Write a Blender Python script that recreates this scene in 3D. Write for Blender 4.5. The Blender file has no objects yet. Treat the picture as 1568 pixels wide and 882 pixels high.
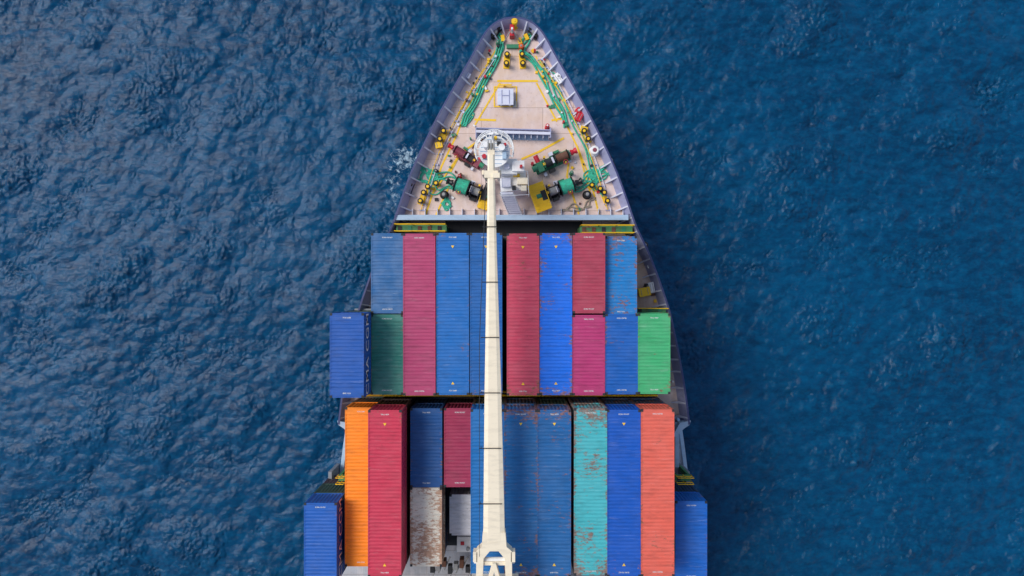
import bpy, math, random
import numpy as np
from mathutils import Vector, Matrix
random.seed(7); np.random.seed(7)
scene=bpy.context.scene
F=1080.0; H=69.0
def P(u,v,z):
    D=H-z
    return ((u-784)*D/F,(441-v)*D/F)
def lin(c):
    r=[]
    for x in c:
        x=x/255.
        r.append(x/12.92 if x<=0.04045 else ((x+0.055)/1.055)**2.4)
    return (r[0],r[1],r[2],1)

# ---------------- materials
def newmat(name):
    m=bpy.data.materials.new(name); m.use_nodes=True
    nt=m.node_tree; nt.nodes.clear()
    out=nt.nodes.new('ShaderNodeOutputMaterial'); b=nt.nodes.new('ShaderNodeBsdfPrincipled')
    nt.links.new(b.outputs[0],out.inputs[0])
    return m,nt,b
def noise(nt,vec,scale,detail=4,rough=.55,w=None,dist=0):
    n=nt.nodes.new('ShaderNodeTexNoise')
    n.inputs['Scale'].default_value=scale; n.inputs['Detail'].default_value=detail
    n.inputs['Roughness'].default_value=rough; n.inputs['Distortion'].default_value=dist
    if w is not None:
        n.noise_dimensions='4D'; nt.links.new(w,n.inputs['W'])
    nt.links.new(vec,n.inputs['Vector']); return n.outputs['Fac']
def ramp(nt,fac,a,b,va=0.,vb=1.):
    n=nt.nodes.new('ShaderNodeMapRange'); n.inputs['From Min'].default_value=a; n.inputs['From Max'].default_value=b
    n.inputs['To Min'].default_value=va; n.inputs['To Max'].default_value=vb
    nt.links.new(fac,n.inputs['Value']); return n.outputs['Result']
def mix(nt,fac,a,b,mode='MIX'):
    n=nt.nodes.new('ShaderNodeMix'); n.data_type='RGBA'; n.blend_type=mode
    for s,x in ((0,fac),(6,a),(7,b)):
        if isinstance(x,bpy.types.NodeSocket): nt.links.new(x,n.inputs[s])
        else: n.inputs[s].default_value=x
    return n.outputs[2]
def mapping(nt,vec,sc):
    n=nt.nodes.new('ShaderNodeMapping'); n.inputs['Scale'].default_value=sc
    nt.links.new(vec,n.inputs['Vector']); return n.outputs[0]
def math_(nt,op,a,b=None):
    n=nt.nodes.new('ShaderNodeMath'); n.operation=op
    for i,x in enumerate((a,b)):
        if x is None: continue
        if isinstance(x,bpy.types.NodeSocket): nt.links.new(x,n.inputs[i])
        else: n.inputs[i].default_value=x
    return n.outputs[0]
def paint(name,col,rust=0.1,fade=0.3,rough=.5,metal=0.,rustcol=(112,66,48),bump=.15,dirt=.35,cont=False,streak=.25):
    m,nt,b=newmat(name)
    tc=nt.nodes.new('ShaderNodeTexCoord').outputs['Object']
    oi=nt.nodes.new('ShaderNodeObjectInfo')
    w=math_(nt,'MULTIPLY',oi.outputs['Random'],60.)
    c=lin(col)
    pale=tuple(min(1,x*.8+.10) for x in c[:3])+(1,)
    f=ramp(nt,noise(nt,tc,.7,5,.6,w),.4,.72,0,fade)
    base=mix(nt,f,c,pale)
    dk=tuple(x*.40+.004 for x in c[:3])+(1,)
    f=ramp(nt,noise(nt,mapping(nt,tc,(.5,2.2,1.)),1.6,7,.68,w),.48,.70,0,dirt)
    base=mix(nt,f,base,dk)
    if cont:
        f=ramp(nt,noise(nt,mapping(nt,tc,(.55,6.,1.)),1.3,8,.75,w),.57,.68,0,streak)
        base=mix(nt,f,base,tuple(min(1,x*.7+.24) for x in c[:3])+(1,))
        f=ramp(nt,noise(nt,tc,7.,5,.7,w),.62,.70,0,.5)
        base=mix(nt,f,base,(.03,.025,.025,1))
    if rust>0:
        n1=noise(nt,mapping(nt,tc,(1.,2.6,1.)),1.7 if not cont else 2.6,9,.75,w,.4)
        n2=noise(nt,tc,.5,3,.5,w)
        s=math_(nt,'ADD',n1,math_(nt,'MULTIPLY',n2,.45))
        th=.95-rust*.36
        if cont:
            sx=nt.nodes.new('ShaderNodeSeparateXYZ'); nt.links.new(tc,sx.inputs[0])
            e=ramp(nt,math_(nt,'ABSOLUTE',sx.outputs[0]),.95,1.2,0,.07+.04*rust)
            s=math_(nt,'ADD',s,e)
            e=ramp(nt,math_(nt,'ABSOLUTE',sx.outputs[1]),5.1,6.1,0,.06+.10*rust)
            s=math_(nt,'ADD',s,e)
        f=ramp(nt,s,th,th+.06,0,.85)
        base=mix(nt,f,base,mix(nt,ramp(nt,noise(nt,tc,5.,4,.6),.35,.65),lin(rustcol),lin([min(255,q+45) for q in rustcol])))
    nt.links.new(base,b.inputs['Base Color'])
    b.inputs['Roughness'].default_value=rough; b.inputs['Metallic'].default_value=metal
    bp=nt.nodes.new('ShaderNodeBump'); bp.inputs['Strength'].default_value=bump; bp.inputs['Distance'].default_value=.05
    nt.links.new(noise(nt,tc,3.,5,.6,w),bp.inputs['Height']); nt.links.new(bp.outputs[0],b.inputs['Normal'])
    return m
WHITE=paint('crane_white',(240,226,200),.12,.1,.5,dirt=.3)
WHITE2=paint('house_white',(238,238,238),.12,.1,.5,dirt=.25)
YEL=paint('safety_yellow',(245,195,8),.12,.1,.5)
YELLINE=paint('line_yellow',(245,198,40),.1,.2,.7,dirt=.35)
BLACK=paint('black_paint',(22,22,26),.1,.05,.4)
DARK=paint('dark_steel',(38,40,46),.2,.1,.7)
RED=paint('red_paint',(195,22,45),.1,.1,.45)
MAROON=paint('machinery_maroon',(135,55,75),.3,.3,.5)
GREENM=paint('machinery_green',(45,130,95),.25,.2,.5)
LASH=paint('lashing_green',(66,135,80),.4,.3,.6)
LAV=paint('bulwark_inside',(156,160,196),.15,.35,.6)
LAV2=paint('bulwark_frames',(212,214,230),.1,.3,.6)
NAVY=paint('hull_navy',(56,64,112),.08,.3,.45)
REDHULL=paint('antifouling_red',(110,30,28),.1,.2,.6)
GREYL=paint('light_grey_blue',(165,190,214),.15,.3,.55)
PED=paint('pedestal_grey',(130,135,145),.3,.3,.6)
RUSTY=paint('chain_rust',(105,68,52),.3,.2,.8)
LABEL=paint('label_white',(215,215,215),0,0,.6,dirt=.15)
ORNG=paint('orange_paint',(230,90,20),.05,.1,.5)
def ropemat(name,col):
    m,nt,b=newmat(name)
    tc=nt.nodes.new('ShaderNodeTexCoord').outputs['Object']
    n=noise(nt,tc,5,4,.6)
    base=mix(nt,ramp(nt,n,.35,.7),lin(col),lin([x*.6+30 for x in col]))
    nt.links.new(base,b.inputs['Base Color']); b.inputs['Roughness'].default_value=.85
    return m
ROPE=ropemat('mooring_rope_green',(60,196,160))
ROPE2=ropemat('mooring_rope_pale',(175,160,140))
def deckmat(name,col,stain,yellowish=(190,150,110)):
    m,nt,b=newmat(name)
    tc=nt.nodes.new('ShaderNodeTexCoord').outputs['Object']
    base=mix(nt,ramp(nt,noise(nt,tc,.35,6,.65),.38,.66),lin(col),lin(yellowish))
    base=mix(nt,ramp(nt,noise(nt,tc,1.3,8,.7),.5,.75,0,.5),base,lin(stain))
    base=mix(nt,ramp(nt,noise(nt,tc,4.5,6,.7),.6,.7,0,.5),base,lin((150,105,80)))
    base=mix(nt,ramp(nt,noise(nt,mapping(nt,tc,(1.2,.25,1)),2.,6,.6),.5,.75,0,.4),base,lin((240,228,226)))
    br=nt.nodes.new('ShaderNodeTexBrick'); br.inputs['Scale'].default_value=1.; br.inputs['Brick Width'].default_value=5.; br.inputs['Row Height'].default_value=2.1
    br.inputs['Mortar Size'].default_value=.02; br.inputs['Color1'].default_value=(1,1,1,1); br.inputs['Color2'].default_value=(.93,.93,.95,1); br.inputs['Mortar'].default_value=(.6,.55,.5,1)
    nt.links.new(tc,br.inputs['Vector'])
    base=mix(nt,1.,base,br.outputs['Color'],'MULTIPLY')
    nt.links.new(base,b.inputs['Base Color']); b.inputs['Roughness'].default_value=.7
    bp=nt.nodes.new('ShaderNodeBump'); bp.inputs['Strength'].default_value=.2; bp.inputs['Distance'].default_value=.03
    nt.links.new(noise(nt,tc,6,4,.6),bp.inputs['Height']); nt.links.new(bp.outputs[0],b.inputs['Normal'])
    return m
DECK=deckmat('forecastle_deck_paint',(222,202,198),(186,164,158),(222,192,168))
DECK2=deckmat('main_deck_paint',(215,195,185),(165,142,134),(208,176,150))
DECK3=deckmat('side_deck_paint',(185,190,202),(135,138,148),(175,175,180))

# ---------------- mesh builder
class B:
    def __init__(s): s.v=[];s.f=[];s.m=[];s.mats=[];s.sm=[]
    def mi(s,mat):
        if mat not in s.mats: s.mats.append(mat)
        return s.mats.index(mat)
    def add(s,vs,fs,mat,smooth=False,M=None):
        o=len(s.v)
        for p in vs:
            p=Vector(p)
            if M is not None: p=M@p
            s.v.append(tuple(p))
        k=s.mi(mat)
        for f in fs: s.f.append([o+i for i in f]); s.m.append(k); s.sm.append(smooth)
    def box(s,c,d,mat,rz=0,M=None,rx=0):
        x,y,z=[q/2 for q in d]
        vs=[(i*x,j*y,k*z) for i in(-1,1) for j in(-1,1) for k in(-1,1)]
        fs=[(0,1,3,2),(4,6,7,5),(0,4,5,1),(2,3,7,6),(0,2,6,4),(1,5,7,3)]
        T=Matrix.Translation(c)@Matrix.Rotation(rz,4,'Z')@Matrix.Rotation(rx,4,'X')
        if M is not None: T=M@T
        s.add(vs,fs,mat,False,T)
    def prism(s,poly,z0,z1,mat,M=None):
        n=len(poly)
        vs=[(p[0],p[1],z0) for p in poly]+[(p[0],p[1],z1) for p in poly]
        fs=[tuple(range(n))[::-1],tuple(range(n,2*n))]+[(i,(i+1)%n,n+(i+1)%n,n+i) for i in range(n)]
        s.add(vs,fs,mat,False,M)
    def lathe(s,p0,p1,prof,mat,n=16,M=None,smooth=True):
        p0=Vector(p0);p1=Vector(p1);d=p1-p0
        q=d.to_track_quat('Z','Y').to_matrix()
        vs=[];fs=[]
        for t,r in prof:
            for i in range(n):
                a=2*math.pi*i/n
                vs.append(p0+d*t+q@Vector((r*math.cos(a),r*math.sin(a),0)))
        k=len(prof)
        for j in range(k-1):
            for i in range(n):
                fs.append((j*n+i,j*n+(i+1)%n,(j+1)*n+(i+1)%n,(j+1)*n+i))
        s.add(vs,fs,mat,smooth,M)
        s.add(vs[:n],[tuple(range(n))[::-1]],mat,False,M); s.add(vs[-n:],[tuple(range(n))],mat,False,M)
    def cyl(s,p0,p1,r,mat,n=14,r1=None,M=None):
        s.lathe(p0,p1,[(0,r),(1,r if r1 is None else r1)],mat,n,M)
    def tube(s,path,r,mat,n=6,M=None,closed=False):
        path=[Vector(p) for p in path]; k=len(path); vs=[];fs=[]
        for j,p in enumerate(path):
            if closed: d=path[(j+1)%k]-path[j-1]
            else: d=path[min(j+1,k-1)]-path[max(j-1,0)]
            if d.length<1e-6: d=Vector((0,0,1))
            d.normalize()
            a=Vector((0,0,1)) if abs(d.z)<.9 else Vector((1,0,0))
            x=d.cross(a).normalized(); y=x.cross(d)
            for i in range(n):
                t=2*math.pi*i/n; vs.append(p+x*r*math.cos(t)+y*r*math.sin(t))
        for j in range(k if closed else k-1):
            for i in range(n):
                j2=(j+1)%k
                fs.append((j*n+i,j*n+(i+1)%n,j2*n+(i+1)%n,j2*n+i))
        s.add(vs,fs,mat,True,M)
    def ring(s,c,R,r,mat,n=24,M=None,a0=0,a1=2*math.pi,sx=1,sy=1):
        full=abs(a1-a0-2*math.pi)<1e-3
        k=n if full else n+1
        s.tube([(c[0]+R*sx*math.cos(a0+(a1-a0)*i/n),c[1]+R*sy*math.sin(a0+(a1-a0)*i/n),c[2]) for i in range(k)],r,mat,6,M,full)
    def build(s,name,bevel=0,parent=None):
        me=bpy.data.meshes.new(name); me.from_pydata(s.v,[],s.f); 
        for m in s.mats: me.materials.append(m)
        me.polygons.foreach_set('material_index',s.m); me.polygons.foreach_set('use_smooth',s.sm); me.update()
        o=bpy.data.objects.new(name,me); scene.collection.objects.link(o)
        if bevel:
            b=o.modifiers.new('bevel','BEVEL'); b.width=bevel; b.segments=2; b.limit_method='ANGLE'; b.angle_limit=.7
        if parent: o.parent=parent
        return o
def catmull(pts,n=8):
    out=[]
    for i in range(len(pts)-1):
        p0=np.array(pts[max(i-1,0)],float);p1=np.array(pts[i],float);p2=np.array(pts[i+1],float);p3=np.array(pts[min(i+2,len(pts)-1)],float)
        for k in range(n):
            t=k/n
            out.append(tuple(.5*((2*p1)+(-p0+p2)*t+(2*p0-5*p1+4*p2-p3)*t*t+(-p0+3*p1-3*p2+p3)*t**3)))
    out.append(tuple(np.array(pts[-1],float))); return out

# ---------------- sea
def make_sea():
    N=1024; L=110.
    k1=np.fft.fftfreq(N,L/N)*2*np.pi
    kx,ky=np.meshgrid(k1,k1,indexing='ij'); k=np.hypot(kx,ky); k[0,0]=1e9
    wd=np.array([.45,-.89])
    cosn=(kx*wd[0]+ky*wd[1])/k
    lam=2*np.pi/k
    S=k**-4.*np.exp(-((2*np.pi/12.)**2/k**2))*(0.18+0.82*cosn**2)*np.exp(-(k*.035)**2)
    S[lam>28]=0
    S*=1.+ 1.5*np.exp(-((np.log(lam/1.2))/.6)**2)
    a=np.sqrt(S)*(np.random.randn(N,N)+1j*np.random.randn(N,N))
    h=np.real(np.fft.ifft2(a)); 
    sx=np.real(np.fft.ifft2(1j*kx*a)); sc=.14/np.std(sx)
    h*=sc; dx=np.real(np.fft.ifft2(-1j*kx/k*a))*sc; dy=np.real(np.fft.ifft2(-1j*ky/k*a))*sc
    S2=np.exp(-((lam-18)/9)**2)*(lam<60); g=np.real(np.fft.ifft2(np.sqrt(S2)*(np.random.randn(N,N)+1j*np.random.randn(N,N)))); g/=np.std(g)
    mod=np.clip(1+.34*g,.35,1.9)
    st=.125
    def axis(a,far):
        c=list(np.arange(-a,a+1e-6,st)); e=a; s=st; ext=[]
        while e<far: s*=1.22; e+=s; ext.append(e)
        return np.array([-q for q in ext[::-1]]+c+ext)
    X=axis(60.,4000.); Y=axis(36.,4000.)
    gx,gy=np.meshgrid(X,Y,indexing='ij')
    def samp(f):
        i=(gx/L*N)%N; j=(gy/L*N)%N
        i0=np.floor(i).astype(int); j0=np.floor(j).astype(int); fi=i-i0; fj=j-j0
        i0%=N;j0%=N;i1=(i0+1)%N;j1=(j0+1)%N
        return f[i0,j0]*(1-fi)*(1-fj)+f[i1,j0]*fi*(1-fj)+f[i0,j1]*(1-fi)*fj+f[i1,j1]*fi*fj
    d=np.maximum(np.abs(gx)-60,np.abs(gy)-36); fade=np.clip(1-d/25.,0,1)
    m=samp(mod)*fade
    z=samp(h)*m; vx=gx+samp(dx)*m*.8; vy=gy+samp(dy)*m*.8
    nx,ny=gx.shape
    co=np.stack([vx,vy,z],-1).reshape(-1,3).astype(np.float32)
    idx=np.arange(nx*ny).reshape(nx,ny)
    q=np.stack([idx[:-1,:-1],idx[1:,:-1],idx[1:,1:],idx[:-1,1:]],-1).reshape(-1)
    me=bpy.data.meshes.new('sea_water'); nf=len(q)//4
    me.vertices.add(len(co)); me.vertices.foreach_set('co',co.reshape(-1))
    me.loops.add(len(q)); me.loops.foreach_set('vertex_index',q.astype(np.int32))
    me.polygons.add(nf); me.polygons.foreach_set('loop_start',np.arange(0,nf*4,4,dtype=np.int32)); me.polygons.foreach_set('loop_total',np.full(nf,4,dtype=np.int32))
    me.update(calc_edges=True); me.polygons.foreach_set('use_smooth',np.ones(nf,dtype=bool))
    mt,nt,b=newmat('sea_water_surface')
    tc=nt.nodes.new('ShaderNodeTexCoord').outputs['Object']
    base=mix(nt,ramp(nt,noise(nt,tc,.05,4,.55),.35,.65),lin((0,54,90)),lin((0,68,108)))
    base=mix(nt,ramp(nt,noise(nt,mapping(nt,tc,(.8,1.3,1)),1.1,8,.7),.42,.72,0,.7),base,lin((0,92,134)))
    base=mix(nt,ramp(nt,noise(nt,mapping(nt,tc,(.9,1.5,1)),.55,8,.7),.48,.72,0,.7),base,lin((0,36,66)))
    def blob(c,sc,r):
        mp=mapping(nt,tc,sc); sp=nt.nodes.new('ShaderNodeVectorMath'); sp.operation='DISTANCE'; nt.links.new(mp,sp.inputs[0]); sp.inputs[1].default_value=(c[0]*sc[0],c[1]*sc[1],0)
        return ramp(nt,sp.outputs['Value'],0,r,1,0)
    bl=math_(nt,'ADD',blob((-10.1,12.6,0),(.9,.75,1),2.0),math_(nt,'MULTIPLY',blob((-11.8,10.0,0),(1.6,.42,1),2.2),.7))
    fn=noise(nt,tc,2.4,9,.75,None,.5)
    fm=ramp(nt,math_(nt,'ADD',fn,math_(nt,'MULTIPLY',bl,.30)),.69,.86)
    fm=math_(nt,'MULTIPLY',fm,ramp(nt,bl,.0,.1))
    base=mix(nt,fm,base,(.5,.68,.8,1))
    nt.links.new(base,b.inputs['Base Color']); b.inputs['Roughness'].default_value=.11; b.inputs['IOR'].default_value=1.33
    b.inputs['Specular IOR Level'].default_value=.36
    bp=nt.nodes.new('ShaderNodeBump'); bp.inputs['Strength'].default_value=.85; bp.inputs['Distance'].default_value=.08
    hh=math_(nt,'ADD',noise(nt,mapping(nt,tc,(.8,1.3,1)),3.0,6,.65,None,.6),math_(nt,'MULTIPLY',noise(nt,tc,9.,3,.5),.25))
    nt.links.new(hh,bp.inputs['Height']); nt.links.new(bp.outputs[0],b.inputs['Normal'])
    me.materials.append(mt)
    o=bpy.data.objects.new('sea_water',me); scene.collection.objects.link(o)
make_sea()

# ---------------- ship hull
XC=.16; ZF=11.5; ZM=9.8; ZA=6.9
raw=[(0,25),(14,27),(28,33),(40,43),(50,57),(66,86),(92,131),(117,176),(137,216),(158,262),(175,308),(188,345),(211,395),(236,465),(245,500),(257,560),(265,610),(270,650)]
cr=catmull(raw,6)
def ztop(v): return 12.7 if v<=338 else (12.7-1.5*min(1,(v-338)/60.))
OUT=[]
for hp,v in cr:
    z=ztop(v); D=H-z; OUT.append((max(0,hp)*D/F,(441-v)*D/F,z))
nrm=[]
for i in range(len(OUT)):
    a=OUT[max(i-1,0)];b_=OUT[min(i+1,len(OUT)-1)]
    d=Vector((b_[0]-a[0],b_[1]-a[1])); 
    if i==0: n=Vector((0,-1))
    else: d.normalize(); n=Vector((d.y,-d.x)); n=n if n.x<0 or (n.x==0) else -n
    nrm.append(n)
def off(i,o):
    b,y,z=OUT[i]; n=nrm[i]; return (max(0,b+n.x*o),y+n.y*o)
YB=P(0,334,ZF)[1]
ship=bpy.data.objects.new('container_ship',None); scene.collection.objects.link(ship)
hb=B()
n=len(OUT)
def strip(rowA,rowB,mat,smooth=True):
    for sgn in(1,-1):
        vs=[(XC+sgn*p[0],p[1],p[2]) for p in rowA]+[(XC+sgn*p[0],p[1],p[2]) for p in rowB]; k=len(rowA)
        fs=[(i,i+1,k+i+1,k+i) if sgn>0 else (i,k+i,k+i+1,i+1) for i in range(k-1)]
        hb.add(vs,fs,mat,smooth)
rows=[]
for zf,w in ((1,0),(.75,.22),(.45,.55),(.2,.82),(0.05,.95),(-.3,1.)):
    r=[]
    for b,y,z in OUT:
        s=max(0,min(1,(y+12)/34.)); kb=1-w*(.06+.50*s)
        r.append((b*kb,y-w*4.*s,z*zf if zf>0 else -2.5))
    rows.append(r)
for i in range(5): strip(rows[i],rows[i+1],NAVY if i<4 else REDHULL)
top=[(b,y,z) for b,y,z in OUT]
it=[off(i,.14)+(OUT[i][2],) for i in range(n)]
strip(top,it,NAVY,False)
def dz(y): return ZF if y>=YB-.01 else ZM
ib=[off(i,.5)+(dz(OUT[i][1]),) for i in range(n)]
strip([(a,b,c-.001) for a,b,c in it],ib,LAV,False)
hb.build('hull_shell',0,ship)
def half_at(y,o=.45):
    for i in range(n-1):
        a=off(i,o);c=off(i+1,o)
        if a[1]>=y>=c[1] and a[1]!=c[1]:
            t=(a[1]-y)/(a[1]-c[1]); return a[0]+(c[0]-a[0])*t
    return 0
def deck(y0,y1,z,mat,name):
    bb=B(); ys=list(np.linspace(y0,y1,60)); vs=[]
    for y in ys: hh=half_at(y); vs+= [(XC-hh,y,z),(XC+hh,y,z)]
    bb.add(vs,[(2*i,2*i+2,2*i+3,2*i+1) for i in range(59)],mat); bb.build(name,0,ship)
ytip=off(0,.45)[1]; YE=OUT[-1][1]
deck(ytip-.01,YB,ZF,DECK,'forecastle_deck')
deck(YB,YE+.55,ZM,DECK2,'main_deck')
aft=[(14.6,YE),(15.0,-14),(15.5,-18),(15.9,-24),(16.1,-32),(16.1,-75),(13,-82)]
ab=B()
for sgn in(1,-1):
    vs=[];fs=[]
    for b,y in aft: vs+=[(XC+sgn*b,y,ZA+.25),(XC+sgn*b,y,ZA),(XC+sgn*b*.985,y,2),(XC+sgn*b*.97,y,-2.5)]
    for i in range(len(aft)-1):
        for j in range(3): fs.append((4*i+j,4*i+4+j,4*i+5+j,4*i+1+j))
    ab.add(vs,fs,NAVY)
    ab.add([(XC+sgn*b,y,ZA+.25) for b,y in aft]+[(XC+sgn*(b-.3),y,ZA+.25) for b,y in aft]+[(XC+sgn*(b-.3),y,ZA) for b,y in aft],[(i,i+1,8+i,7+i) for i in range(6)]+[(7+i,8+i,15+i,14+i) for i in range(6)],GREYL)
ab.add([(XC-13,-82,ZA),(XC+13,-82,ZA),(XC+12,-82,-2.5),(XC-12,-82,-2.5)],[(0,1,2,3)],NAVY)
vs=[]
for b,y in aft: vs+=[(XC-b+.2,y,ZA+.004),(XC+b-.2,y,ZA+.004)]
ab.add(vs,[(2*i,2*i+2,2*i+3,2*i+1) for i in range(len(aft)-1)],DECK3)
ab.add([(XC-14.5,YE+.55,ZA),(XC+14.5,YE+.55,ZA),(XC+14.1,YE+.55,ZM),(XC-14.1,YE+.55,ZM)],[(0,1,2,3)],PED)
for sgn in(1,-1):
    x=XC+sgn*14.5
    ab.prism([(x,YE+.3),(x-sgn*.9,YE+.1),(x-sgn*1.5,YE-1.),(x-sgn*1.2,YE-1.),(x-sgn*.55,YE-.35),(x-sgn*.1,YE-.05)],10.4,11.15,GREYL)
    ab.box((x-sgn*.75,-13.2,8.3),(.35,3.8,2.6),GREYL)
    for q in range(7): ab.cyl((x+sgn*(.3+.13*q-.6),YE-.8-1.6*q,ZA),(x+sgn*(.3+.13*q-.6),YE-.8-1.6*q,ZA+1.1),.03,LAV2,6)
ab.build('aft_hull',0,ship)
fb=B()
hw=half_at(YB,.3)
fb.box((XC,YB+.02,(ZM+ZF)/2-.05),(2*hw,.1,ZF-ZM-.1),PED)
x0=P(605,0,12.5)[0];x1=P(962,0,12.5)[0];yb=P(0,333,12.6)[1]
fb.box(((x0+x1)/2,yb,12.55),(x1-x0,.42,.14),GREYL)
fb.box(((x0+x1)/2,yb+.1,12.),(x1-x0-.2,.1,.98),LAV)
for i in range(19):
    x=x0+.3+(x1-x0-.6)*i/18
    fb.prism([(x-.03,yb+.16),(x+.03,yb+.16),(x+.03,yb+.8),(x-.03,yb+.8)],ZF+.01,ZF+.35,LAV2)
fb.build('forecastle_rail_beam',.02,ship)
fr=B(); acc=0
for i in range(2,n):
    acc+=math.hypot(OUT[i][0]-OUT[i-1][0],OUT[i][1]-OUT[i-1][1])
    if acc<.95: continue
    acc=0
    z=OUT[i][2]; zd=dz(OUT[i][1])
    a=off(i,.16);c=off(i,.5);e=off(i,1.05);nn=nrm[i]; t=Vector((-nn.y,nn.x))*.055
    for sgn in(1,-1):
        vs=[]
        for s2 in(1,-1):
            for p,zz in((a,z-.06),(c,zd+.01),(e,zd+.01),(off(i,.62),zd+.55)):
                vs.append((XC+sgn*(p[0]+t.x*s2),p[1]+t.y*s2,zz))
        fr.add(vs,[(0,1,2,3),(7,6,5,4),(0,3,7,4),(3,2,6,7),(2,1,5,6)],LAV2)
fr.build('bulwark_frames',0,ship)

mk=B()
def line(pts,w=.09,z=ZF+.004,mat=YELLINE):
    pts=[Vector(P(u,v,z)) for u,v in pts]
    w*=1.7
    for a,b_ in zip(pts,pts[1:]):
        d=(b_-a).normalized(); nn=Vector((-d.y,d.x))*w/2; a2=a-d*w/2; b2=b_+d*w/2
        mk.add([(a2.x+nn.x,a2.y+nn.y,z),(a2.x-nn.x,a2.y-nn.y,z),(b2.x-nn.x,b2.y-nn.y,z),(b2.x+nn.x,b2.y+nn.y,z)],[(0,1,2,3)],mat); z+=.0015
line([(766,80),(742,122),(712,172),(700,205),(676,255),(652,328)])
line([(758,78),(730,124),(702,176),(688,215)],.06,ZF+.012)
line([(812,88),(836,130),(862,180),(884,225),(904,275),(917,327)])
line([(820,86),(850,132),(876,182)],.06,ZF+.012)
line([(763,124),(822,124)],.1,ZF+.02); line([(728,183),(758,184)],.1,ZF+.02)
line([(846,184),(864,181)],.1,ZF+.02)
line([(765,128),(728,190)],.08,ZF+.024); line([(822,128),(852,185)],.08,ZF+.024)
line([(738,212),(704,236),(690,262)],.1,ZF+.03); line([(862,212),(826,232),(800,243)],.1,ZF+.03)
line([(757,133),(791,133),(791,163),(757,163),(757,133)],.06,ZF+.036)
line([(668,328),(690,280)],.08,ZF+.045); line([(886,327),(868,270),(872,240)],.08,ZF+.045)
line([(704,236),(660,300)],.07,ZF+.052); line([(884,225),(905,300)],.07,ZF+.052)
mk.build('deck_lines',0,ship)
dp=B()
for sgn,pts in((1,[(752,92),(722,138),(696,186),(672,236),(655,285),(645,322)]),(1,[(826,92),(856,140),(882,190),(903,236),(920,285),(930,322)])):
    for o in(0,5):
        dp.tube([P(u+o,v,ZF)+(ZF+.16,) for u,v in catmull(pts,4)],.035,LAV2 if o else YELLINE)
    for u,v in catmull(pts,3):
        q=P(u+2,v,ZF); dp.box((q[0],q[1],ZF+.07),(.5,.1,.12),LAV)
for _ in range(90):
    v=random.uniform(60,322); hh_=np.interp(v,[p[1] for p in raw],[p[0] for p in raw])-22
    s=random.choice((-1,1)); u=787+s*random.uniform(.55,.97)*hh_
    q=P(u,v,ZF); m_=random.choice([YEL,LAV2,DARK,GREENM,RUSTY,YEL,WHITE2,RED,GREENM])
    if random.random()<.5: dp.box((q[0],q[1],ZF+.08),(random.uniform(.1,.3),random.uniform(.1,.3),.15),m_,random.random())
    else: dp.cyl((q[0],q[1],ZF),(q[0],q[1],ZF+random.uniform(.1,.6)),random.uniform(.06,.12),m_,10)
# side passage fittings on the main deck
for _ in range(46):
    v=random.uniform(365,600); s=random.choice((-1,1,1)); hh_=np.interp(v,[p[1] for p in raw],[p[0] for p in raw])-16
    u=787+s*(hh_-random.uniform(2,26)); q=P(u,v,ZM); m_=random.choice([LAV2,GREYL,DARK,RUSTY,YEL,WHITE2,PED])
    if random.random()<.6: dp.box((q[0],q[1],ZM+.12),(random.uniform(.15,.5),random.uniform(.1,.5),.22),m_,random.random()*.5)
    else: dp.cyl((q[0],q[1],ZM),(q[0],q[1],ZM+random.uniform(.3,.9)),random.uniform(.06,.14),m_,10)
dp.build('deck_pipes_and_fittings',0,ship)

hc=B()
def cover(x0,x1,y0,y1,zb,zt,mat=DARK):
    hc.box(((x0+x1)/2,(y0+y1)/2,(zb+zt)/2),(x1-x0,y1-y0,zt-zb),mat)
cover(-10.6,9.6,-8.1,4.2,ZM+.01,10.8)
cover(-13.0,-10.62,-8.1,-1.7,ZM+.01,10.8,PED); cover(9.62,12.0,-8.1,-1.9,ZM+.01,10.8,PED)
cover(-12.8,12.2,-21.6,-8.75,ZM+.01,9.83); cover(-12.6,12.,-21.5,-11.3,ZA+.01,ZM-.01)
hc.box((XC,4.95,ZM+.02),(11.5,1.3,.02),BLACK)  # no hatch part: black sheet painting the gap's deep shade onto the floor
hc.box((-1.6,-8.45,ZM+.02),(23.5,.55,.02),BLACK)  # painted shade again, a black strip under the slot between the container bays
for x in(-15.3,-13.2,12.6,14.8): hc.box((x,-18.2,ZA+1.4 ),(.3,5.5,2.8),PED)
hc.build('hatch_covers_and_gap_shade',.03,ship)
lb=B()
def bridge(x0,x1,y,z,w=.6,mat=None):
    mat=mat or LASH
    lb.box(((x0+x1)/2,y,z),(x1-x0,w,.1),mat)
    for s in(-1,1):
        for zz in(.55,1.05): lb.tube([(x0,y+s*w/2,z+zz),(x1,y+s*w/2,z+zz)],.035,YEL)
        k=max(2,int((x1-x0)/1.2))
        for i in range(k+1):
            x=x0+(x1-x0)*i/k; lb.tube([(x,y+s*w/2,z),(x,y+s*w/2,z+1.05)],.035,YEL)
    for i in range(int((x1-x0)/.8)): lb.box((x0+.3+i*.8,y,z+.08),(.3,w*.7,.06),random.choice([GREENM,RUSTY,DARK]))
    for x in(x0+.1,x1-.1): lb.box((x,y,(z+ZA)/2+.9),(.2,w*.8,z-ZA-1.9),mat)
x=lambda u,z:P(u,0,z)[0]
bridge(x(607,12),x(684,12),P(0,350,12)[1],12.1,.55)
bridge(x(888,12),x(968,12),P(0,352,12)[1],12.1,.6)
bridge(-11.6,11.6,-8.42,11.9,.3,DARK)
bridge(x(1034,12),x(1058,12),P(0,732,12)[1],11.9,.5)
bridge(x(518,12),x(530,12),P(0,732,12)[1],11.9,.5)
bridge(x(570,12),x(604,12),P(0,473,12)[1]-.1,11.4,.35)
bridge(x(976,12),x(1022,12),P(0,476,12)[1],11.4,.4)
lb.build('lashing_bridges',0,ship)

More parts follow.
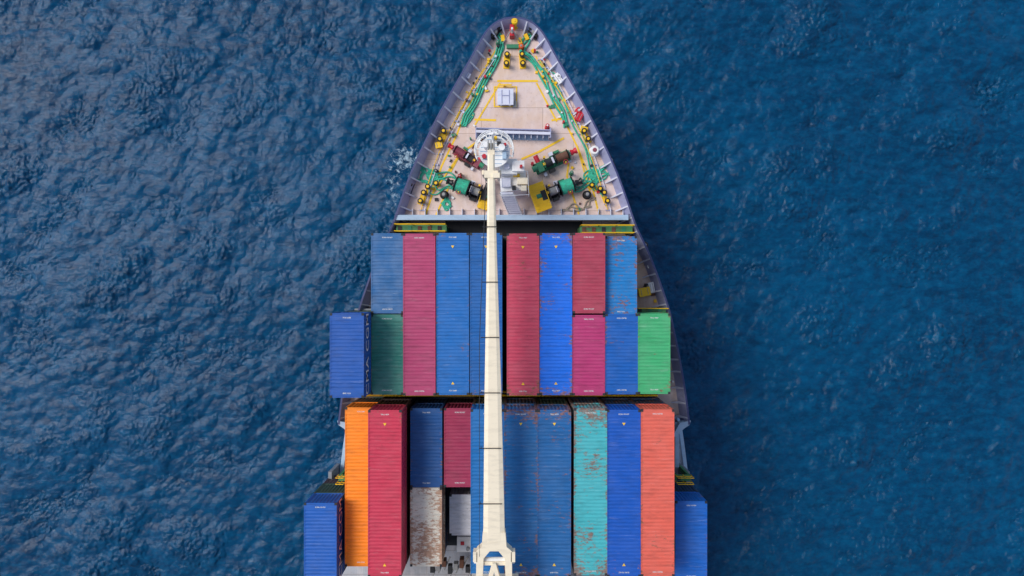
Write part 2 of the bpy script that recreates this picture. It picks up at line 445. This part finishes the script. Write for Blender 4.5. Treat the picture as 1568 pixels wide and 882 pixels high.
# ---------------- containers
STEEL=paint('galvanised_steel',(150,150,150),.2,.2,.4)
PLACE=paint('container_paint',(100,100,100))
def cont_mesh(L):
    b=B(); W=2.438; Hh=2.591; w=W/2; l=L/2
    for sx in(-1,1):
        b.box((sx*(w-.05),0,.08),(.1,L-.3,.16),PLACE); b.box((sx*(w-.035),0,Hh-.05),(.07,L-.3,.09),PLACE)
        for sy in(-1,1):
            b.box((sx*(w-.08),sy*(l-.08),Hh/2),(.15,.15,Hh-.2),PLACE)
            for z in(.06,Hh-.06): b.box((sx*(w-.085),sy*(l-.09),z),(.178,.178,.118),DARK)
    for sy in(-1,1):
        b.box((0,sy*(l-.06),.08),(W-.34,.11,.15),PLACE); b.box((0,sy*(l-.06),Hh-.075),(W-.34,.1,.12),PLACE)
        b.box((0,sy*(l-.33),Hh-.028),(W-.14,.42,.02),PLACE)
    def corr(length,pitch,a):
        k=int(length/pitch); pitch=length/k; pts=[]
        for i in range(k):
            s=-length/2+i*pitch
            pts+=[(s,0),(s+pitch*.3,0),(s+pitch*.5,a),(s+pitch*.8,a)]
        pts.append((length/2,0)); return pts
    for sx in(-1,1):
        pts=corr(L-.3,.278,.036); vs=[]
        for s,a in pts: vs+=[(sx*(w-.012-a),s,.15),(sx*(w-.012-a),s,Hh-.09)]
        b.add(vs,[(2*i,2*i+2,2*i+3,2*i+1)[::sx] for i in range(len(pts)-1)],PLACE)
    pts=corr(L-1.06,.26,.024); vs=[]
    for s,a in pts: vs+=[(-(w-.07),s,Hh-.022-a),((w-.07),s,Hh-.022-a)]
    b.add(vs,[(2*i,2*i+1,2*i+3,2*i+2) for i in range(len(pts)-1)],PLACE)
    pts=corr(W-.3,.25,.045); vs=[]
    for s,a in pts: vs+=[(s,l-.03-a,.15),(s,l-.03-a,Hh-.13)]
    b.add(vs,[(2*i,2*i+1,2*i+3,2*i+2) for i in range(len(pts)-1)],PLACE)
    b.box((-.54,-(l-.05),Hh/2),(1.04,.05,Hh-.32),PLACE); b.box((.54,-(l-.05),Hh/2),(1.04,.05,Hh-.32),PLACE)
    for xx in(-.85,-.3,.3,.85):
        b.cyl((xx,-(l-.005),.1),(xx,-(l-.005),Hh-.08),.02,STEEL,6)
        b.box((xx+.1,-(l-.0),1.1),(.3,.03,.05),STEEL)
    b.box((0,0,.13),(W-.2,L-.3,.03),DARK)
    o=b.build('tmp'); me=o.data; bpy.data.objects.remove(o); return me
M40=cont_mesh(12.19); M20=cont_mesh(6.058); M10=cont_mesh(3.3)
def textmesh(s,size):
    c=bpy.data.curves.new('t','FONT'); c.body=s; c.size=size; c.align_x='CENTER'; c.align_y='CENTER'; c.offset=.002
    o=bpy.data.objects.new('t',c); scene.collection.objects.link(o)
    dg=bpy.context.evaluated_depsgraph_get(); me=bpy.data.meshes.new_from_object(o.evaluated_get(dg)); bpy.data.objects.remove(o)
    me.materials.clear(); me.materials.append(LABEL); return me
TX=[textmesh(s,.13) for s in('TRLU 4829','ECMU 951027','GESU 330786','FCIU 2688')]
BIG=textmesh('CMA CGM',1.3)
tri=B(); tri.add([(-.12,0,0),(.12,0,0),(0,.21,0)],[(0,1,2)],YELLINE); _t=tri.build('tmp'); TRI=_t.data; bpy.data.objects.remove(_t)
matcache={}
def cmat(col,rust,fade,rc=(112,66,48)):
    k=(col,rust,fade,rc)
    if k not in matcache: matcache[k]=paint('container_paint_%d'%len(matcache),col,rust,fade,.55,dirt=.5,bump=.3,cont=True,streak=.2+.6*fade,rustcol=rc)
    return matcache[k]
def child(me,name,par,loc,rot):
    o=bpy.data.objects.new(name,me); scene.collection.objects.link(o); o.parent=par; o.location=loc; o.rotation_euler=rot; return o
def container(x0,y0,zt,ft,col,rust=.1,fade=.25,lab=True,trio=False,big=False,rc=(112,66,48)):
    me={40:M40,20:M20,10:M10}[ft]; L={40:12.19,20:6.058,10:3.3}[ft]
    o=bpy.data.objects.new('shipping_container',me); scene.collection.objects.link(o)
    o.location=(x0+1.22+random.uniform(-.015,.015),y0-L/2+random.uniform(-.03,.03),zt-2.591)
    o.rotation_euler[2]=random.uniform(-.0015,.0015)
    o.material_slots[0].link='OBJECT'; o.material_slots[0].material=cmat(tuple(col),rust,fade,rc)
    if lab:
        t=random.choice(TX); z=2.591-.012
        child(t,'number_marking',o,(0,L/2-.33,z),(0,0,0)); child(t,'number_marking_2',o,(0,-L/2+.33,z),(0,0,math.pi if random.random()<.3 else 0))
        if trio:
            child(TRI,'height_marking',o,(0,L/2-.95,2.591-.012),(0,0,math.pi)); child(TRI,'height_marking_2',o,(0,-L/2+.8,2.591-.012),(0,0,0))
    if big: child(BIG,'logo_lettering',o,(1.222,0,1.3),(math.pi/2,0,math.pi/2))
    return o
PAL=[(25,70,130),(120,45,50),(30,85,140),(140,75,55),(50,100,80),(110,40,65),(20,60,110),(140,140,135)]
PALD=[(25,60,100),(70,40,45),(30,70,110),(80,55,50),(45,75,65)]
def stack(u0,v0,D,ft,col,rust=.1,fade=.25,tiers=1,**k):
    x0=(u0-784)*D/F; y0=(441-v0)*D/F; z=H-D
    container(x0,y0,z,ft,col,rust,fade,**k)
    for t in range(1,tiers): container(x0,y0,z-2.595*t,ft,random.choice(PALD),.3,.3,lab=False)
DA=53.
stack(568,357.5,DA+.15,20,(12,96,156),.12,.95,2)
stack(568,482,DA+.15,20,(38,126,112),.22,.75,2)
stack(505,480,50.4,20,(0,82,168),.1,.2,3,big=True)
stack(617.3,357,DA,40,(176,58,104),.1,.25,2)
stack(668.6,357,DA,40,(0,104,182),.18,.3,2,trio=True)
stack(719.3,357,DA,40,(0,94,168),.2,.25,2,trio=True)
stack(776.0,357,DA,40,(200,66,92),.3,.3,2,trio=True)
stack(826.4,357,DA,40,(0,108,224),.38,.15,2,trio=True)
stack(877,357,DA,20,(172,58,82),.22,.3,2); stack(877,482,DA,20,(182,50,110),.15,.25,2)
stack(926.6,362,DA+.6,20,(8,124,196),.5,.3,2); stack(927.3,480,DA,20,(0,92,178),.24,.25,2)
stack(977,480.5,DA,20,(62,172,112),.24,.5,2)
DL=54.; DB=51.4
stack(528,624,DL,40,(255,142,8),.1,.12,2)
stack(563.3,628,DB,40,(200,46,76),.16,.25,3,trio=True)
stack(628,625,DL,20,(10,82,148),.3,.3,2); stack(628,747,DL+.1,20,(236,228,210),.62,.15,2,lab=False,rc=(150,100,68))
stack(680,625,DL,20,(162,40,78),.22,.25,2)
stack(688,757,56.6,10,(225,225,235),.15,.1,1,lab=False)
stack(720.4,627,DB,40,(0,106,176),.18,.25,3)
stack(771.8,627,DB,40,(16,102,164),.42,.3,3,trio=True)
stack(823,627,DB,40,(14,96,160),.33,.3,3,trio=True)
stack(878.6,626,DB,40,(66,178,186),.48,.3,3,trio=False)
stack(930,627,DB,40,(0,84,182),.18,.2,3,trio=True)
stack(981.3,627,DB,40,(226,100,82),.28,.3,3)
stack(1034.3,768,DL,20,(10,100,194),.2,.35,2)
stack(465.5,770,52.5,20,(0,90,180),.16,.25,3,big=True)
for bay,yy in((0,-27.5),(1,-40.5),(2,-53.5)):
    for c in range(12):
        xx=-15.3+c*2.55
        if bay==0 and c in(5,6): continue
        for t in range(3):
            if t<2 and 0<c<11 : 
                if t==0: continue
            container(xx,yy,9.85+2.595*(t+1),40,random.choice(PAL),.15,.25,lab=False)
gb=B()
cx,cy=P(711,833,11.2)
gb.box((cx,cy,10.6),(1.2,1.25,1.4),WHITE2); gb.box((cx-.15,cy+.1,11.34),(.3,.3,.08),RED); gb.cyl((cx+.3,cy-.3,11.3),(cx+.3,cy-.3,11.6),.14,STEEL)
gb.build('deck_equipment_box',.03)
pp=B()
for i in range(7):
    px,py=P(662+i*9,872-(i%3)*5,10.3); pp.box((px,py,10.1),(.35,.5+.2*(i%2),.6+.15*(i%3)),[DARK,STEEL,RUSTY][i%3])
    pp.cyl((px,py-.6,10.2),(px+.5,py+.5,10.3),.06,STEEL)
pp.build('deck_machinery',.02)

# ---------------- jib crane
cz=20.; cr_=B()
def jx(v): return P(752+5*(v-235)/615.,v,cz)
def jw(v): return np.interp(v,[235,275,400,600,770,822],[.48,.5,.72,1.15,1.42,1.5])
vsx=[238,275,330,400,500,600,700,770,826]
vs=[];fs=[]
for v in vsx:
    x_,y_=jx(v); w=jw(v)/2; hh=.3+.28*w
    vs+=[(x_-w,y_,cz-hh),(x_+w,y_,cz-hh),(x_+w,y_,cz+hh*.8),(x_+w*.55,y_,cz+hh),(x_-w*.55,y_,cz+hh),(x_-w,y_,cz+hh*.8)]
for i in range(len(vsx)-1):
    for j in range(6): fs.append((6*i+j,6*i+(j+1)%6,6*i+6+(j+1)%6,6*i+6+j))
fs+=[(0,1,2,3,4,5),tuple(range(len(vs)-6,len(vs)))[::-1]]
cr_.add(vs,fs,WHITE)
for v in(348,432,516,600,684,768):
    x_,y_=jx(v); w=jw(v)/2; hh=.3+.28*w
    cr_.box((x_-w*.35,y_,cz+hh+.03),(w*1.5+.55,.06,.06),BLACK)
    cr_.box((x_-w-.2,y_,cz+.25),(.05,.05,.5),BLACK)
    cr_.box((x_,y_,cz),(2*w+.03,.08,1.5*hh),WHITE)
for dx_ in(-.30,-.2): 
    a=jx(260);b_=jx(826)
    cr_.tube([(a[0]-.28+dx_*.2,a[1],cz+.2),(jx(520)[0]-.85+dx_*.2,jx(520)[1],cz+.2),(b_[0]-1.0,b_[1]-1,cz+.5)],.018,DARK,5)
a=jx(240); cr_.box((a[0],a[1]+.35,cz),(.5,1.1,.55),WHITE); 
for s in(-.2,0,.2): cr_.cyl((a[0]+s-.04,a[1]+.75,cz+.1),(a[0]+s+.04,a[1]+.75,cz+.1),.38,STEEL,16)
a=jx(268); cr_.box((a[0],a[1],cz+.1),(.95,.5,.6),WHITE); cr_.box((a[0]+.35,a[1]-.1,cz+.3),(.5,.35,.5),WHITE)
fx,fy=jx(838)
cr_.prism([(fx-.78,fy+1.2),(fx-.86,fy+.2),(fx-1.22,fy-.1),(fx-1.25,fy-2.6),(fx-.82,fy-2.6),(fx-.72,fy-.6),(fx-.3,fy-.1),(fx+.3,fy-.1),(fx+.72,fy-.6),(fx+.82,fy-2.6),(fx+1.25,fy-2.6),(fx+1.22,fy-.1),(fx+.86,fy+.2),(fx+.78,fy+1.2)],cz-.45,cz+.5,WHITE)
cr_.cyl((fx-1.4,fy-.9,cz),(fx+1.4,fy-.9,cz),.22,WHITE2)
cr_.box((fx,fy-1.0,cz+.2),(1.5,.25,.3),WHITE)
cr_.prism([(fx-.12,fy-.9),(fx+.12,fy-.9),(fx+.6,fy-2.6),(fx+.35,fy-2.6),(fx,fy-1.5),(fx-.35,fy-2.6),(fx-.6,fy-2.6)],cz,cz+.6,WHITE)
for s in(-1,1):
    cr_.box((fx+s*1.3,fy-.5,cz+.1),(.3,.7,.8),WHITE)
hy=fy-5.
cr_.lathe((fx,hy,ZA),(fx,hy,17.),[(0,1.5),(.9,1.5),(1,1.9)],WHITE,28)
cr_.box((fx,hy+.1,19.2),(3.4,4.2,4.2),WHITE); cr_.box((fx-2.1,hy+1.2,19.),(1.,1.5,2.),WHITE2); cr_.box((fx-2.1,hy+1.97,19.1),(.8,.05,1.2),BLACK)
cr_.box((fx,hy+1.,21.6),(2.2,1.2,.8),WHITE)
cr_.build('ship_crane',.02)

# ---------------- foremast
fm=B(); mx,my=P(757,232,16.5)
fm.lathe((mx,my,ZF),(mx,my,16.3),[(0,.75),(.7,.6),(1,.9)],WHITE2,24)
fm.lathe((mx,my,16.3),(mx,my,16.5),[(0,1.15),(1,1.18)],WHITE2,32)
fm.ring((mx,my,16.42),1.4,.07,WHITE2,32,None,-.3,math.pi+.4)
for i in range(9):
    a=-.25+(math.pi+.55)*i/8; fm.tube([(mx+1.05*math.cos(a),my+1.05*math.sin(a),16.42),(mx+1.42*math.cos(a),my+1.42*math.sin(a),16.42)],.05,WHITE2)
for zz in(16.95,17.5): fm.ring((mx,my,zz),1.42,.035,WHITE2,32,None,-.2,math.pi+.5)
for i in range(13):
    a=-.2+(math.pi+.7)*i/12; fm.tube([(mx+1.42*math.cos(a),my+1.42*math.sin(a),16.4),(mx+1.42*math.cos(a),my+1.42*math.sin(a),17.5)],.03,WHITE2)
for i in range(7): fm.box((mx,my-.9+.3*i,16.515),(2*math.sqrt(max(.05,1.05**2-(-.9+.3*i)**2)),.05,.02),GREYL)
jx0=jx(262)
fm.box((jx0[0],jx0[1],18.1),(1.3,.35,.3),WHITE); 
for s in(-1,1): fm.box((jx0[0]+s*.6,jx0[1],18.8),(.14,.3,1.3),WHITE); fm.box((jx0[0]+s*.45,jx0[1],17.2),(.2,.3,2.),WHITE)
fm.cyl((mx-.6,my+.3,16.5),(mx-.6,my+.3,17.6),.2,WHITE2); fm.cyl((mx+.55,my+.2,16.5),(mx+.55,my+.2,17.2),.25,WHITE2)
fm.cyl((mx-.1,my+.9,16.5),(mx-.1,my+.9,18.6),.09,WHITE2); fm.box((mx-.1,my+.9,18.3),(.9,.08,.08),WHITE2)
fm.cyl((mx-.75,my-.4,16.5),(mx-.75,my-.4,16.9),.16,RED); fm.box((mx+.35,my+.55,16.7),(.3,.25,.4),DARK); fm.cyl((mx+.1,my+.95,16.6),(mx+.1,my+.95,17.0),.12,YEL)
fm.box((mx+.75,my-.35,16.7),(.3,.5,.4),GREYL); fm.cyl((mx+.8,my+.5,16.5),(mx+.8,my+.5,16.8),.1,RED)
def bx(u0,v0,u1,v1,zb,zt,mat,rz=0):
    a=P(u0,v0,zt);c=P(u1,v1,zt); fm.box(((a[0]+c[0])/2,(a[1]+c[1])/2,(zb+zt)/2),(abs(c[0]-a[0]),abs(a[1]-c[1]),zt-zb),mat,rz)
bx(765,243,792,266,ZF,15.6,WHITE2); bx(766,262,806,292,ZF,14.4,WHITE2,.1); bx(784,246,803,262,14.9,15.9,WHITE2); bx(792,272,808,282,14.4,15.0,WHITE)
bx(768,272,782,286,14.41,14.7,LAV2); bx(796,252,800,256,15.9,16.5,RED); bx(745,262,752,276,ZF,15.,WHITE2); bx(784,284,790,290,14.41,14.9,DARK); bx(772,250,780,258,15.6,16.,LAV2); bx(798,284,806,292,14.41,15.2,WHITE)
bx(786,266,796,270,14.41,14.8,YEL)
for zz in(14.9,15.4):
    fm.tube([P(764,264,zz)+(zz,),P(808,262,zz)+(zz,),P(810,298,zz)+(zz,),P(768,300,zz)+(zz,),P(764,264,zz)+(zz,)],.03,WHITE2)
for (u,v) in((764,264),(786,263),(808,262),(809,280),(810,298),(790,299),(768,300)):
    p=P(u,v,15.4); fm.tube([(p[0],p[1],14.3),(p[0],p[1],15.4)],.03,WHITE2)
for s in(0,1):
    u=766+s*20; fm.tube([P(u,296,14.3)+(14.3,),P(u+14,330,11.6)+(11.6,)],.06,WHITE2); fm.tube([P(u,296,15.2)+(15.2,),P(u+14,330,12.5)+(12.5,)],.04,WHITE2)
for i in range(12):
    t=i/11; z=14.3-2.7*t; a=P(766+14*t,296+34*t,z);c=P(786+14*t,296+34*t,z); fm.box(((a[0]+c[0])/2,a[1],z),(c[0]-a[0],.2,.04),LAV2)
fm.build('foremast',.015)
for nm,u,v,w,l,rz,z in(('yellow_access_platform',826,302,1.25,2.3,.35,12.4),('yellow_access_platform',741,311,.8,1.0,-.3,12.2)):
    b=B(); p=P(u,v,z); b.box((p[0],p[1],z-.04),(w,l,.08),YEL,rz)
    R=Matrix.Translation((p[0],p[1],0))@Matrix.Rotation(rz,4,'Z')
    for sx in(-1,1):
        for sy in(-1,1): b.cyl((sx*w*.42,sy*l*.45,ZF),(sx*w*.42,sy*l*.45,z-.08),.05,YEL,8,M=R)
        b.tube([(sx*w*.5,-l*.5,z+.45),(sx*w*.5,l*.5,z+.45)],.03,YEL,M=R)
    for i in range(6): b.box((0,-l*.45+l*.9*i/5,z+.01),(w*.9,.04,.02),YELLINE,M=R)
    b.build(nm,.01)

# ---------------- winches
def winch(u,v,rz,mir=1,rope=ROPE,accent=RED,name='mooring_winch',frame=MAROON,sc=1.):
    b=B(); p=P(u,v,ZF+.6); R=Matrix.Translation((p[0],p[1],ZF))@Matrix.Rotation(rz,4,'Z')@Matrix.Diagonal((mir*sc,sc,sc,1))
    b.box((0,0,.1),(3.0,.9,.18),frame,M=R)
    for xx in(-1.45,-.35,.75): b.box((xx,0,.55),(.1,.55,.8),frame,M=R)
    b.cyl((-1.9,0,.75),(1.6,0,.75),.07,STEEL,10,M=R)
    prof=[];k=13
    big=.54 if rope is ROPE else .3
    for i in range(k*2+1): prof.append((i/(2*k),big+(.04 if i%2 else 0)))
    b.lathe((-1.3,0,.75),(-.3,0,.75),prof,rope,20,M=R)
    for xx in(-1.36,-.25,.0,.72): b.lathe((xx-.025,0,.75),(xx+.025,0,.75),[(0,big+.13),(1,big+.13)],BLACK if xx<0 else frame,22,M=R)
    prof=[(i/(14),.3+(.035 if i%2 else 0)) for i in range(15)]
    b.lathe((.04,0,.75),(.68,0,.75),prof,STEEL if random.random()<.5 else DARK,18,M=R)
    b.lathe((-2.1,0,.75),(-1.6,0,.75),[(0,.26),(.15,.26),(.5,.17),(.85,.24),(1,.24)],accent,16,M=R)
    b.box((1.1,-.05,.55),(.5,.8,.75),frame,M=R); b.cyl((1.1,.35,.7),(1.1,.95,.7),.2,accent,14,M=R); b.cyl((1.35,0,.75),(1.75,0,.75),.24,GREENM,14,M=R)
    b.box((.3,-.65,.35),(.5,.25,.6),BLACK,M=R); b.cyl((-.9,-.55,.2),(-.9,-.55,1.1),.05,YEL,8,M=R); b.ring((-.9,-.55,1.1),.18,.025,RED,14,M=R)
    b.cyl((.5,.55,.2),(.5,.55,.9),.09,YEL,8,M=R); b.box((-.1,.6,.4),(.35,.3,.5),LAV2,M=R); b.cyl((1.55,.5,.1),(1.55,.5,.7),.12,RED,10,M=R); b.box((.75,0,1.1),(.2,.2,.14),YEL,M=R); b.box((0,0,1.2),(.16,.5,.1),LAV2,M=R)
    b.box((-.6,.62,.25),(.5,.2,.3),GREENM,M=R); b.box((.9,-.7,.25),(.25,.3,.3),LAV2,M=R)
    b.build(name,.012)
winch(722,291,-.35,1,ROPE,BLACK,frame=DARK); winch(853,291,.35,-1,ROPE,BLACK,frame=DARK)
winch(716,240,-.55,1,MAROON,RED,'anchor_windlass',MAROON,.85); winch(846,247,.42,-1,RUSTY,RED,'anchor_windlass',GREENM,1.)
def chain(pts):
    b=B(); path=[P(u,v,ZF)+(ZF+.1,) for u,v in pts]; path=catmull(path,10)
    acc=0;k=0
    for i in range(1,len(path)):
        a=Vector(path[i-1]);c=Vector(path[i]); L=(c-a).length; s=0
        while acc+ (L-s) >= .2:
            s+= .2-acc; acc=0; q=a+(c-a)*(s/L); d=(c-a).normalized(); ang=math.atan2(d.y,d.x)
            M=Matrix.Translation(q)@Matrix.Rotation(ang,4,'Z')@Matrix.Rotation((k%2)*math.pi/2,4,'X')
            b.ring((0,0,0),.1,.032,RUSTY,10,M,sx=1.5,sy=.8); k+=1
        acc+=L-s
    b.build('anchor_chain')
chain([(698,228),(704,244),(720,250)]); chain([(872,232),(850,243),(826,262)])

def bitts(u,v,rz,z=ZF,c=YEL,name='mooring_bitts'):
    b=B(); p=P(u,v,z+.3); R=Matrix.Translation((p[0],p[1],z))@Matrix.Rotation(rz,4,'Z')
    b.box((0,0,.05),(1.25,.5,.1),c,M=R)
    for s in(-.36,.36): b.lathe((s,0,.1),(s,0,.75),[(0,.17),(.75,.17),(.8,.23),(.95,.23),(1,.19)],BLACK,16,M=R); b.lathe((s,0,.751),(s,0,.77),[(0,.12),(1,.1)],c,16,M=R)
    b.build(name,.01)
for u,v,r in((776,92,1.5),(800,92,1.65),(677,208,1.15),(897,208,-1.1),(647,302,1.2),(927,302,-1.2),(662,284,.4),(912,287,-.4)): bitts(u,v,r)
def fairlead(u,v,rz,z=ZF,name='roller_fairlead'):
    b=B(); p=P(u,v,z+.3); R=Matrix.Translation((p[0],p[1],z))@Matrix.Rotation(rz,4,'Z')
    b.box((0,0,.12),(1.1,.45,.22),BLACK,M=R)
    for s in(-.38,0,.38): b.lathe((s,0,.2),(s,0,.62),[(0,.16),(.5,.12),(.9,.16),(1,.1)],BLACK if s else STEEL,12,M=R)
    b.build(name,.015)
for u,v,r in((759,50,.9),(817,50,-.9),(641,246,1.15),(634,266,1.15),(935,246,-1.15),(942,268,-1.15),(627,290,1.2)): fairlead(u,v,r)
for u,v,r in((1032,522,-1.4),(1036,552,-1.4)): fairlead(u,v,r,ZM)
def pedestal(u,v,c=BLACK,r=.3,z=ZF,h=.6,name='pedestal_roller',top=None):
    b=B(); p=P(u,v,z+h/2)
    b.lathe((p[0],p[1],z),(p[0],p[1],z+h),[(0,r*1.2),(.15,r*1.2),(.2,r*.7),(.7,r*.7),(.75,r),(.95,r),(1,r*.8)],c,18)
    b.lathe((p[0],p[1],z+h),(p[0],p[1],z+h+.05),[(0,r*.5),(1,r*.35)],top or STEEL,14)
    b.build(name)
pedestal(680,298); pedestal(899,298); pedestal(910,231,WHITE2,.36,h=.8,name='mushroom_vent',top=MAROON); pedestal(875,265,GREENM,.14,h=1.,name='vent_pipe'); pedestal(704,270,RED,.14,h=.8,name='hydrant')
pedestal(668,262,DARK,.15,name='deck_socket'); pedestal(838,194,RED,.16,h=1.,name='hydrant',top=WHITE2); pedestal(886,170,RED,.25,h=.6,name='hose_box'); pedestal(762,66,GREENM,.12,name='vent_pipe')
pedestal(788,36,YEL,.26,h=1.2,name='bow_light_post',top=YEL); pedestal(798,72,ORNG,.2,h=.7,name='hydrant'); pedestal(855,118,WHITE2,.2,h=.6,name='mushroom_vent'); pedestal(713,114,WHITE2,.2,h=.5,name='mushroom_vent')
pedestal(987,375,DARK,.25,ZM,name='pedestal_roller'); pedestal(994,408,WHITE2,.2,ZM,name='mushroom_vent')
def locker(u,v,w,l,h,rz,mat,z=ZF,name='deck_locker'):
    b=B(); p=P(u,v,z+h); R=Matrix.Translation((p[0],p[1],z))@Matrix.Rotation(rz,4,'Z')
    b.box((0,0,h/2),(w,l,h),mat,M=R); b.box((0,0,h+.03),(w+.08,l+.08,.06),mat,M=R); b.box((0,l/2+.03,h*.6),(.12,.05,.08),STEEL,M=R)
    for s in(-1,1): b.box((s*w*.3,0,h+.07),(.04,l*.8,.03),STEEL,M=R)
    b.build(name,.015)
locker(987,447,.9,.65,.6,.2,YEL,ZM); locker(887,178,.45,.7,.5,-.5,RED); locker(855,120,.35,.8,.5,.6,WHITE2); locker(714,114,.6,.35,.5,-.5,LAV2); locker(672,222,.5,.4,.5,.2,YEL); locker(894,198,.5,.4,.5,-.3,YEL)
locker(998,440,.35,.8,.4,.2,WHITE2,ZM); locker(985,378,.7,.5,.5,.1,NAVY,ZM)
b=B(); p=P(784,50,12.3)
b.box((p[0],p[1],ZF+.4),(.4,.5,.8),RED); b.cyl((p[0],p[1],ZF),(p[0],p[1],ZF+1.8),.08,WHITE2); b.box((p[0],p[1]+.45,ZF+.7),(.35,.5,.12),RED)
for s in(-1,1): b.tube([(p[0],p[1],ZF+1.6),(p[0]+s*.8,p[1]-.7,ZF)],.05,STEEL)
b.box((p[0]+.2,p[1]-.9,ZF+.15),(1.3,.3,.3),GREENM)
b.build('bow_jackstaff',.01)
b=B()
for (u,v) in((770,60),(796,64),(806,58)):
    q=P(u,v,ZF); b.box((q[0],q[1],ZF+.15),(.3,.5,.3),YEL,random.uniform(-.5,.5))
b.build('chain_stopper',.01)
b=B(); p=P(774,148,12.1)
b.box((p[0],p[1],ZF+.25),(1.15,1.15,.5),LAV); b.box((p[0],p[1],ZF+.54),(1.3,1.3,.08),LAV2)
for s in(-1,1): b.box((p[0]+s*.3,p[1],ZF+.6),(.05,1.1,.05),LAV); b.cyl((p[0]+s*.35-.08,p[1]-.7,ZF+.5),(p[0]+s*.35+.08,p[1]-.7,ZF+.5),.06,STEEL)
b.box((p[0],p[1]+.1,ZF+.6),(.55,.06,.05),LAV); b.box((p[0]+.75,p[1]-.5,ZF+.15),(.3,.5,.25),STEEL)
b.cyl((p[0]-.1,p[1]+1.,ZF),(p[0]-.1,p[1]+1.,ZF+.4),.08,YEL)
b.box((p[0],p[1]+1.,ZF+.42),(1.,.12,.06),YEL)
b.build('deck_access_hatch',.015)
b=B(); a=P(729,200,12.4);c=P(843,203,12.4); w=c[0]-a[0]
b.box(((a[0]+c[0])/2,a[1],ZF+.5),(w,.08,1.),LAV,-.03,rx=-.25); b.box(((a[0]+c[0])/2,a[1]-.16,ZF+1.0),(w,.22,.06),LAV2,-.03)
b.box(((a[0]+c[0])/2,a[1]-.3,ZF+.03),(w,.5,.05),GREYL,-.03)
for i in range(13):
    xx=a[0]+.1+(w-.2)*i/12; b.box((xx,a[1]-.2-.03*(i/12.)*w*.3,ZF+.42),(.05,.62,.75),LAV2)
for xx in(a[0],c[0]): b.box((xx,a[1]-.2,ZF+.5),(.08,.8,1.),LAV)
b.build('breakwater',.01)
def rope(pts,strands=2,spread=.12,jit=.05,mat=ROPE,r=.055,z=ZF):
    b=B()
    for s in range(strands):
        o=(s-(strands-1)/2)*spread; ph=random.random()*6; q=[]
        for (x_,y_) in catmull([P(u,v,z+.1) for u,v in pts],8): q.append([x_,y_])
        q=np.array(q); d=np.gradient(q,axis=0); d/=np.linalg.norm(d,axis=1)[:,None]+1e-9; nn=np.stack([-d[:,1],d[:,0]],1)
        t=np.arange(len(q)); off_=o+jit*np.sin(t*.5+ph)+jit*np.sin(t*.23+ph*2)
        q=q+nn*off_[:,None]
        b.tube([(a[0],a[1],z+.07+.03*s) for a in q],r,mat)
    b.build('mooring_rope')
rope([(757,48),(766,62),(765,80),(748,112),(728,152),(716,178),(709,192)],3,.2,r=.075)
rope([(709,192),(716,188),(724,172)],2,.1)
rope([(757,48),(764,56),(772,70),(762,85)],1,r=.07)
rope([(817,52),(806,62),(800,78),(814,92),(830,112),(846,145),(860,172),(868,194)],3,.2,r=.075)
rope([(824,96),(838,112),(856,140),(876,185),(898,228),(908,262)],2,.18,r=.065)
rope([(838,112),(848,110),(856,124),(846,126),(842,116)],1)
rope([(640,256),(660,268),(684,272),(704,284),(716,290)],3,.24,.14,r=.06)
rope([(634,270),(655,280),(668,292),(690,288),(706,292)],2,.2,.16,r=.055)
rope([(641,248),(650,262),(645,278),(662,284),(674,270)],2,.16,.12,r=.055)
rope([(936,250),(918,264),(904,276),(884,286),(862,290)],3,.24,.14,r=.06)
rope([(942,268),(920,272),(908,262),(898,280),(880,292)],2,.2,.16,r=.055)
rope([(925,300),(915,284),(926,266),(904,262),(900,276),(912,290)],2,.16,.14,r=.055)
rope([(676,310),(682,322),(690,316),(684,304),(677,312)],1,.1,.03)
rope([(868,322),(878,316),(892,318),(902,308),(912,306)],2,.12,.1,ROPE2)
rope([(858,326),(880,322),(905,316)],2,.12,.1,ROPE2)
rope([(770,216),(742,214),(722,226)],1,.1,.08,RUSTY,.05)
def coil(u,v,R=.55,t=5,mat=ROPE):
    b=B(); p=P(u,v,ZF+.1); b.tube([(p[0]+(R*(.35+.65*i/(t*20)))*math.cos(i*.314)*random.uniform(.96,1.04),p[1]+(R*(.35+.65*i/(t*20)))*math.sin(i*.314),ZF+.06+.02*(i%3)) for i in range(t*20)],.05,mat); b.build('rope_coil')
coil(684,312,.4,3); coil(662,268,.5,4); coil(912,268,.5,4)

# ---------------- light
w=bpy.data.worlds.new('World'); scene.world=w; w.use_nodes=True; nt=w.node_tree
bg=nt.nodes['Background']; sky=nt.nodes.new('ShaderNodeTexSky'); sky.sky_type='NISHITA'; sky.sun_disc=False
el=math.radians(50); az=math.radians(-68)
sky.sun_elevation=el; sky.sun_rotation=az%(2*math.pi); sky.dust_density=1.5; sky.air_density=1.; sky.ozone_density=1.
hs=nt.nodes.new('ShaderNodeHueSaturation'); hs.inputs['Saturation'].default_value=.78
nt.links.new(sky.outputs[0],hs.inputs['Color']); nt.links.new(hs.outputs[0],bg.inputs[0]); bg.inputs[1].default_value=.15
sd=bpy.data.lights.new('sun','SUN'); sd.energy=2.2; sd.angle=math.radians(28); sd.color=(1,.96,.88)
so=bpy.data.objects.new('sun',sd); scene.collection.objects.link(so)
dirv=Vector((math.sin(az)*math.cos(el),math.cos(az)*math.cos(el),math.sin(el)))
so.rotation_euler=dirv.to_track_quat('Z','Y').to_euler()
cam=bpy.data.cameras.new('camera'); cam.sensor_width=36; cam.lens=36*F/1568; cam.clip_end=12000
co=bpy.data.objects.new('camera',cam); co.location=(0,0,H); scene.collection.objects.link(co); scene.camera=co
scene.view_settings.view_transform='Standard'; scene.view_settings.look='None'; scene.view_settings.exposure=0
